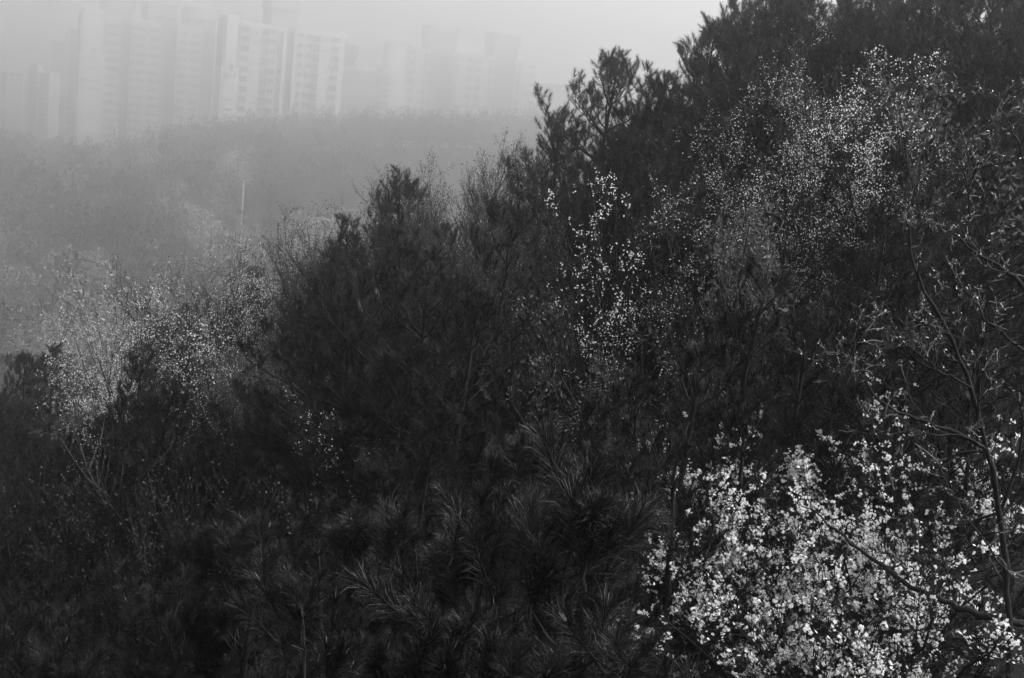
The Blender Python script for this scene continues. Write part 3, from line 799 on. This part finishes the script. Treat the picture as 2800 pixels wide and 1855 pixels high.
    for i in big:
        m3 = frame_z(rng.normal(size=3), rng.random() * 6.28)
        link('blossom_cluster', cm[int(rng.integers(8))], root, Matrix([[*m3[0], sel[i][0]], [*m3[1], sel[i][1]], [*m3[2], sel[i][2]], [0, 0, 0, 1]]))
    rest = Buf(); cd = [c.data() for c in clusters]
    for i in range(len(sel)):
        if i in bs: continue
        vv, f, m = cd[int(rng.integers(8))]; rest.add(vv @ frame_z(rng.normal(size=3), rng.random() * 6.28).T + sel[i], f)
    o = link('blossoms', rest.mesh('blossoms', [M['blossom']]), root); o['kind'] = 'stuff'
    lv = Buf(); lv.tris(scatter_leaves(rng, [t[0] for t in tips[::4]], [t[1] for t in tips[::4]], 1, .045, .016, .03)); o = link('leaves', lv.mesh('leaves', [M['leaf']]), root); o['kind'] = 'stuff'
    print('cherry tips', len(tips), 'clusters', len(sel))
plant_cherries()

# ------------------------------------------------------------------ bare and budding trees, shrubs
def plant_bare():
    rng = np.random.default_rng(31)
    protos = []
    for k in range(4):
        me, _ = broadleaf_meshes(np.random.default_rng(200 + k), 6.5, 'bark', 'bark_mid', [('leaf', dict(per=3, ln=.04, wd=.02, jit=.04, frac=1.0, name='buds', mat='leaf_pale'))],
                                 spread=34, kids=(9, 8, 7, 4), stems=1 + k % 3, stem_spread=13, up=.3, bare=.3)
        protos.append(me)
    lab = 'bare budding tree with fine twigs on the ridge between the pines'
    i = 0
    for px, py, D in ((1385, 355, 29), (1270, 420, 29.5), (1200, 505, 28), (1330, 470, 26), (1450, 430, 25.5), (1560, 430, 24), (1180, 560, 25), (980, 600, 27), (900, 640, 25), (1480, 540, 21), (1540, 600, 19), (720, 640, 29), (400, 800, 27), (1420, 690, 19), (2400, 60, 21), (2450, 120, 19), (840, 640, 27), (770, 655, 27.5), (700, 700, 28)):
        t = at(px, py, D * NS); z = gz(t[0], t[1]); h = (t[2] - z) / NS
        place_broadleaf('bare_tree', 'bare tree', protos[i % 4], (t[0], t[1], z), auto_label('bare budding fine-twigged tree', px, py, D), 'bare budding trees', rng.random() * 6.28, h / 6.5); i += 1
    lab = 'bare twiggy tree in the dark hollow among the left pines'
    for px, py, D in ((110, 1050, 27), (700, 950, 21), (620, 900, 22), (780, 930, 20)):
        t = at(px, py, D * NS); z = gz(t[0], t[1]); h = (t[2] - z) / NS
        place_broadleaf('bare_tree', 'bare tree', protos[i % 4], (t[0], t[1], z), auto_label('bare twiggy tree', px, py, D), 'bare twiggy trees low on the left', rng.random() * 6.28, h / 6.5); i += 1
    # single distinct ones
    def one(seed, px, py, D, label, bark, twig, fol, name='bare_tree', cat='bare tree', dx=0.0, **kw):
        t = at(px, py, D * NS); x, y = t[0] + dx, t[1]; z = gz(x, y); me, _ = broadleaf_meshes(np.random.default_rng(seed), (t[2] - z) / NS, bark, twig, fol, **kw)
        place_broadleaf(name, cat, me, (x, y, z), label, 'single trees of the slope')
    one(301, 425, 1125, 19.5, 'thin pale forked tree with bare limbs between the lower left pines', 'bark_mid', 'bark_pale_lit', [], levels=3, kids=(7, 4, 3), spread=40, bare=.5)
    base = foot(2800, 1500, 7.0); rg = np.random.default_rng(302)
    z0 = H0 / 2
    lines = [([(2770, 1840), (2752, 1560), (2735, 1400), (2700, 1230), (2658, 1058), (2595, 915), (2515, 768), (2488, 692), (2484, 612)], 7.0, .024),
             ([(2674, 1150), (2678, 1058), (2672, 960), (2658, 893)], 6.8, .007),
             ([(2860, 860), (2779, 763), (2734, 728), (2658, 687), (2600, 634), (2533, 603)], 6.9, .013),
             ([(2779, 763), (2694, 705), (2653, 647), (2650, 585), (2646, 497), (2616, 429)], 7.1, .007), ([(2648, 520), (2660, 480), (2696, 440)], 7.1, .007),
             ([(2850, 990), (2760, 933), (2694, 870), (2662, 812), (2600, 763)], 6.7, .011),
             ([(2690, 1225), (2587, 1174), (2520, 1152), (2421, 1112), (2368, 1049), (2337, 995), (2328, 920)], 6.6, .013), ([(2337, 997), (2315, 985), (2296, 970)], 6.6, .006),
             ([(2655, 1060), (2573, 1018), (2533, 1004), (2480, 973), (2444, 946), (2386, 875), (2372, 830)], 6.9, .007), ([(2573, 1018), (2528, 982), (2493, 906)], 6.9, .007),
             ([(2700, 1230), (2640, 1185), (2533, 1192), (2439, 1187), (2381, 1160)], 6.5, .007),
             ([(2840, 560), (2788, 398), (2755, 344), (2740, 300)], 6.9, .007), ([(2595, 915), (2545, 905), (2520, 880), (2500, 800)], 7.1, .007),
             ([(2735, 1400), (2790, 1250), (2800, 1100), (2785, 1000)], 7.2, .011), ([(2752, 1560), (2660, 1440), (2590, 1330), (2560, 1260)], 6.6, .007)]
    paths = []
    for i, (L, D, r) in enumerate(lines):
        P = np.array([at(a, b, D * NS + (.0 if j == 0 else .05 * math.sin(i * 2.1 + j))) for j, (a, b) in enumerate(L)]); P = (P - base) / NS
        if i == 0: P = np.concatenate([[(0, 0, -.2)], [P[0] * np.array([.6, .6, .55])], P])
        # round the corners and roughen the line
        t = np.linspace(0, 1, len(P)); tt = np.linspace(0, 1, len(P) * 3); P = np.stack([np.interp(tt, t, P[:, k]) for k in range(3)], 1)
        P[1:-1] = (P[:-2] + P[1:-1] * 2 + P[2:]) / 4 + rg.normal(size=P[1:-1].shape) * .006
        paths.append((P, r, .26))
    me, tips = broadleaf_meshes(rg, 1.0, 'bark', 'bark_pale_lit', [('leaf', dict(per=1, ln=.018, wd=.009, jit=.005, frac=.32, mat='bud', name='buds'))], levels=4, kids=(7, 3, 2, 2), spread=48, up=.06, bare=.12, wob=.28, ratio=.5, paths=paths)  # twigs coloured paler than the trunk to stand in for light on them
    place_broadleaf('bare_tree', 'bare tree', me, tuple(base), 'nearest bare tree with pale-lit twigs and fat buds above the big cherry', 'single trees of the slope')
    one(303, 1900, 575, 13, 'budding tree with small pale pointed leaves beside the sparse-flowered cherry', 'bark', 'bark_mid', [('leaf', dict(per=4, ln=.045, wd=.018, jit=.03, frac=.8, mat='leaf_pale'))], 'leafy_tree', 'leafy tree', levels=4, kids=(8, 7, 5, 3), spread=38, stems=2)
    one(304, 2095, 570, 12.6, 'small tree topped by a dense pale leaf clump above the right-hand pines', 'bark', 'bark_mid', [('leaf', dict(per=6, ln=.075, wd=.034, jit=.05, frac=.9, mat='leaf_pale', keep=lambda p, h: p[2] > h * .82))], 'leafy_tree', 'leafy tree', levels=4, kids=(7, 6, 5, 3), spread=36)
    one(305, 2520, 160, 15, 'leafy small tree with drooping pale leaf sprays under the ridge pines', 'bark', 'bark_mid', [('leaf', dict(per=4, ln=.08, wd=.03, jit=.04, frac=.7, mat='leaf_pale'))], 'leafy_tree', 'leafy tree', levels=4, kids=(7, 6, 5, 3), spread=40)
    # undergrowth
    sp = []
    for k in range(4):
        me, _ = broadleaf_meshes(np.random.default_rng(400 + k), 2.6, 'bark', 'bark', [('leaf', dict(per=2, ln=.035, wd=.018, jit=.03, frac=.8))], levels=3, kids=(9, 7, 4), stems=7, stem_spread=24, spread=32, r0=.012, bare=.15)
        sp.append(me)
    lab = 'leafy twiggy shrub in the undergrowth between the pines'; n = 0
    r2 = np.random.default_rng(77)
    for _ in range(400):
        px, py = r2.uniform(-50, 2850), r2.uniform(500, 1800); D = r2.uniform(13, 28)
        d = ray(px, py); x, y = d[0] * D * NS, D * NS; z = gz(x, y)
        if y < 4.2 or n >= 90: continue
        n += 1
        place_broadleaf('shrub', 'shrub', sp[n % 4], (x, y, z), auto_label('twiggy undergrowth shrub', px, py, D), 'undergrowth shrubs', r2.random() * 6.28, .8 + .7 * r2.random())
plant_bare()

# ------------------------------------------------------------------ far hill
def far_tree_tris(kind, seed, fine=False):
    rng = np.random.default_rng(seed); out = []; g = 2.6 if fine else 1.0
    if kind == 'pine':
        H = 8.0
        for i in range(int(75 * g)):
            u = rng.random() ** .8; r = 2.3 * min(1, u / .5) ** .8 * math.sqrt(rng.random()) * (1 if u < .7 else .8); a = rng.random() * 6.28
            c = np.array([r * math.cos(a), r * math.sin(a), H * (1 - .62 * u) - .25 * r])
            ax = np.array([math.cos(a) * .5, math.sin(a) * .5, .9]); m = frame_z(ax, rng.random() * 6)
            T = tuft_tris(rng, 13, .3, .26, .03) if fine else tuft_tris(rng, 9, .35, .42, .085); out.append(T @ m.T + c)
        m_ = 0
    else:
        H = 7.0
        for i in range(int((420 if kind == 'leaf' else 420) * g * (.9 if fine else 1))):
            u = rng.random(); r = 2.5 * math.sin(math.pi * min(1, .12 + u * .85)) ** .6 * rng.random() ** .4; a = rng.random() * 6.28
            c = np.array([r * math.cos(a), r * math.sin(a), H * (.3 + .7 * (1 - u)) - .1 * r * r])
            T = rng.normal(size=(2, 3, 3)) * (.095 if kind == 'leaf' else .13) * (.5 if fine else 1)
            if kind == 'blossom': T[:, :, 2] *= .4
            out.append(T + c)
        m_ = 1
    return np.concatenate(out)
FAR_V = {k: [far_tree_tris(k, s + 10 * i) for s in range(4)] for i, k in enumerate(('pine', 'leaf', 'blossom'))}
FAR_F = {k: [far_tree_tris(k, 70 + s + 10 * i, True) for s in range(4)] for i, k in enumerate(('pine', 'leaf'))}
FAR_MAT = {'pine': 'far_pine', 'leaf': 'far_leaf', 'blossom': 'far_blossom'}
def far_meshes():
    d = {}
    for k, vs in FAR_V.items():
        d[k] = []
        for T in vs:
            b = Buf(); b.tris(T); tb = Buf(); tb.tube([(0, 0, -.4), (0, 0, 3), (0, 0, 6)], [.16, .12, .04], 5)
            d[k].append((b.mesh('crown', [M[FAR_MAT[k]]]), tb.mesh('trunk', [M['bark']])))
    return d
def far_hill():
    rng = np.random.default_rng(91); FM = far_meshes()
    def far(kind, px, D, label, group, sc=1.0, name='pine_tree', cat='pine tree'):
        d = ray(px, 450 if kind == 'blossom' else 400); x, y = d[0] * D, D; z = gz(x, y)
        root = thing(name, (x, y, z), label, cat, group, rng.random() * 6.28)
        c, t = FM[kind][int(rng.integers(4))]
        o = link('crown', c, root, Matrix.Scale(sc, 4)); link('trunk', t, root, Matrix.Scale(sc, 4)); o['kind'] = 'stuff'
    lab = 'hazy pine standing on the crest of the far hill before the apartment blocks'
    for px in np.arange(250, 1520, 17.0):
        far('pine', px + rng.normal() * 8, 300 + rng.normal() * 6, lab, 'pines on the far crest', .75 + .5 * rng.random())
    for px in np.arange(-40, 250, 24.0):
        far('leaf' if rng.random() < .6 else 'pine', px + rng.normal() * 8, 285 + rng.normal() * 12, 'hazy tree at the foot of the grey tower numbered 101', 'trees below the left towers', .9 + .5 * rng.random(), 'far_tree', 'tree')
    lab = 'pale cherry fading into the fog on the far hillside'
    pale = []
    for px, D, sc in ((650, 215, 1.1), (630, 219, .9), (400, 225, .9), (430, 228, .8), (560, 165, .9), (520, 172, .8), (590, 160, .8), (410, 255, .9), (120, 235, .9), (200, 205, .9), (730, 118, .85), (715, 121, .7), (330, 92, .5), (900, 160, 1.0), (960, 175, 1.0), (1010, 150, .9), (860, 150, .9), (930, 140, .8), (300, 240, .8), (480, 190, .9), (830, 170, .9), (1050, 180, .9), (60, 120, .6)):
        q = ray(px, 450); pale.append((q[0] * D, D))
        far('blossom', px, D, lab, 'pale cherries on the far hill', 1.15 * sc + .1 * rng.random(), 'cherry_tree', 'cherry tree')
    # the wood itself
    V = {'pine': [], 'leaf': []}; TN = {'pine': [], 'leaf': []}
    y = 46.0
    while y < 320:
        sp = 3.0 + y * .005 if y < 275 else 2.6
        xl, xr = ray(-150, 600)[0] * y, ray(1650, 300)[0] * y
        for x in np.arange(xl, xr, sp):
            xx, yy = x + rng.normal() * .9, y + rng.normal() * .9
            k = 'pine' if math.sin(xx * .06 + 2) * math.cos(yy * .045) + rng.normal() * .7 > -.05 else 'leaf'
            T = (FAR_F if y < 115 else FAR_V)[k][int(rng.integers(4))]; s = .7 + .5 * rng.random(); a = rng.random() * 6.28
            c, s_ = math.cos(a), math.sin(a); m = np.array([[c, -s_, 0], [s_, c, 0], [0, 0, 1]]) * s
            if y > 120: T = T[rng.random(len(T)) < .75]
            if any((xx - cx) ** 2 + ((yy - cy + 3) * .55) ** 2 < 9 for cx, cy in pale): continue
            TN[k].append(np.full(len(T), float(np.exp(rng.normal() * .4 + .35 * math.sin(xx * .11 + 1) * math.sin(yy * .07)))))
            V[k].append(T @ m.T + np.array([xx, yy, gz(xx, yy)]))
        y += sp
    n = 0
    for k, lab in (('pine', 'mass of dark pine wood covering the foggy far hillside'), ('leaf', 'mass of lighter budding wood scattered over the foggy far hillside')):
        b = Buf(); b.tris(np.concatenate(V[k])); b.tone = [np.concatenate(TN[k])]; n += b.n // 3
        tag(link('far_wood', b.mesh('far_wood', [M[FAR_MAT[k] + '_wood']])), lab, 'woodland', kind='stuff')
    print('far wood tris', n, sum(len(v) for v in V.values()))
    # street lamp standing out of the far trees
    p = at(667, 492, 172); z = gz(p[0], p[1]); h = p[2] - z
    root = thing('street_lamp', (p[0], p[1], z), 'slender pale street lamp with one short arm on the far hillside', 'street lamp')
    b = Buf(); b.tube([(0, 0, -.2), (0, 0, h * .5), (0, 0, h - .3), (.12, 0, h - .05)], [.13, .11, .08, .07], 8); link('pole', b.mesh('pole', [M['metal']]), root)
    b = Buf(); b.tube([(.12, 0, h - .05), (.6, 0, h + .12), (.85, 0, h + .18)], [.06, .055, .05], 6); link('arm', b.mesh('arm', [M['metal']]), root)
    b = Buf(); b.box((.8, -.12, h + .12), (1.25, .12, h + .26)); link('lamp_head', b.mesh('lamp_head', [M['metal']]), root)
far_hill()

# ------------------------------------------------------------------ fog
def build_haze():
    b = Buf(); b.box((-530, -45, -37), (530, 970, 34))
    m = bpy.data.materials.new('fog'); m.use_nodes = True; nt = m.node_tree; nt.nodes.clear()
    o = nt.nodes.new('ShaderNodeOutputMaterial'); v = nt.nodes.new('ShaderNodeVolumePrincipled')
    v.inputs['Color'].default_value = (.97, .97, .97, 1); v.inputs['Density'].default_value = HAZE_DENSITY
    v.inputs['Anisotropy'].default_value = 0.92
    nt.links.new(v.outputs[0], o.inputs['Volume'])
    tag(link('haze', b.mesh('haze', [m])), 'even pale fog filling the valley and slope', 'fog', kind='stuff')
build_haze()
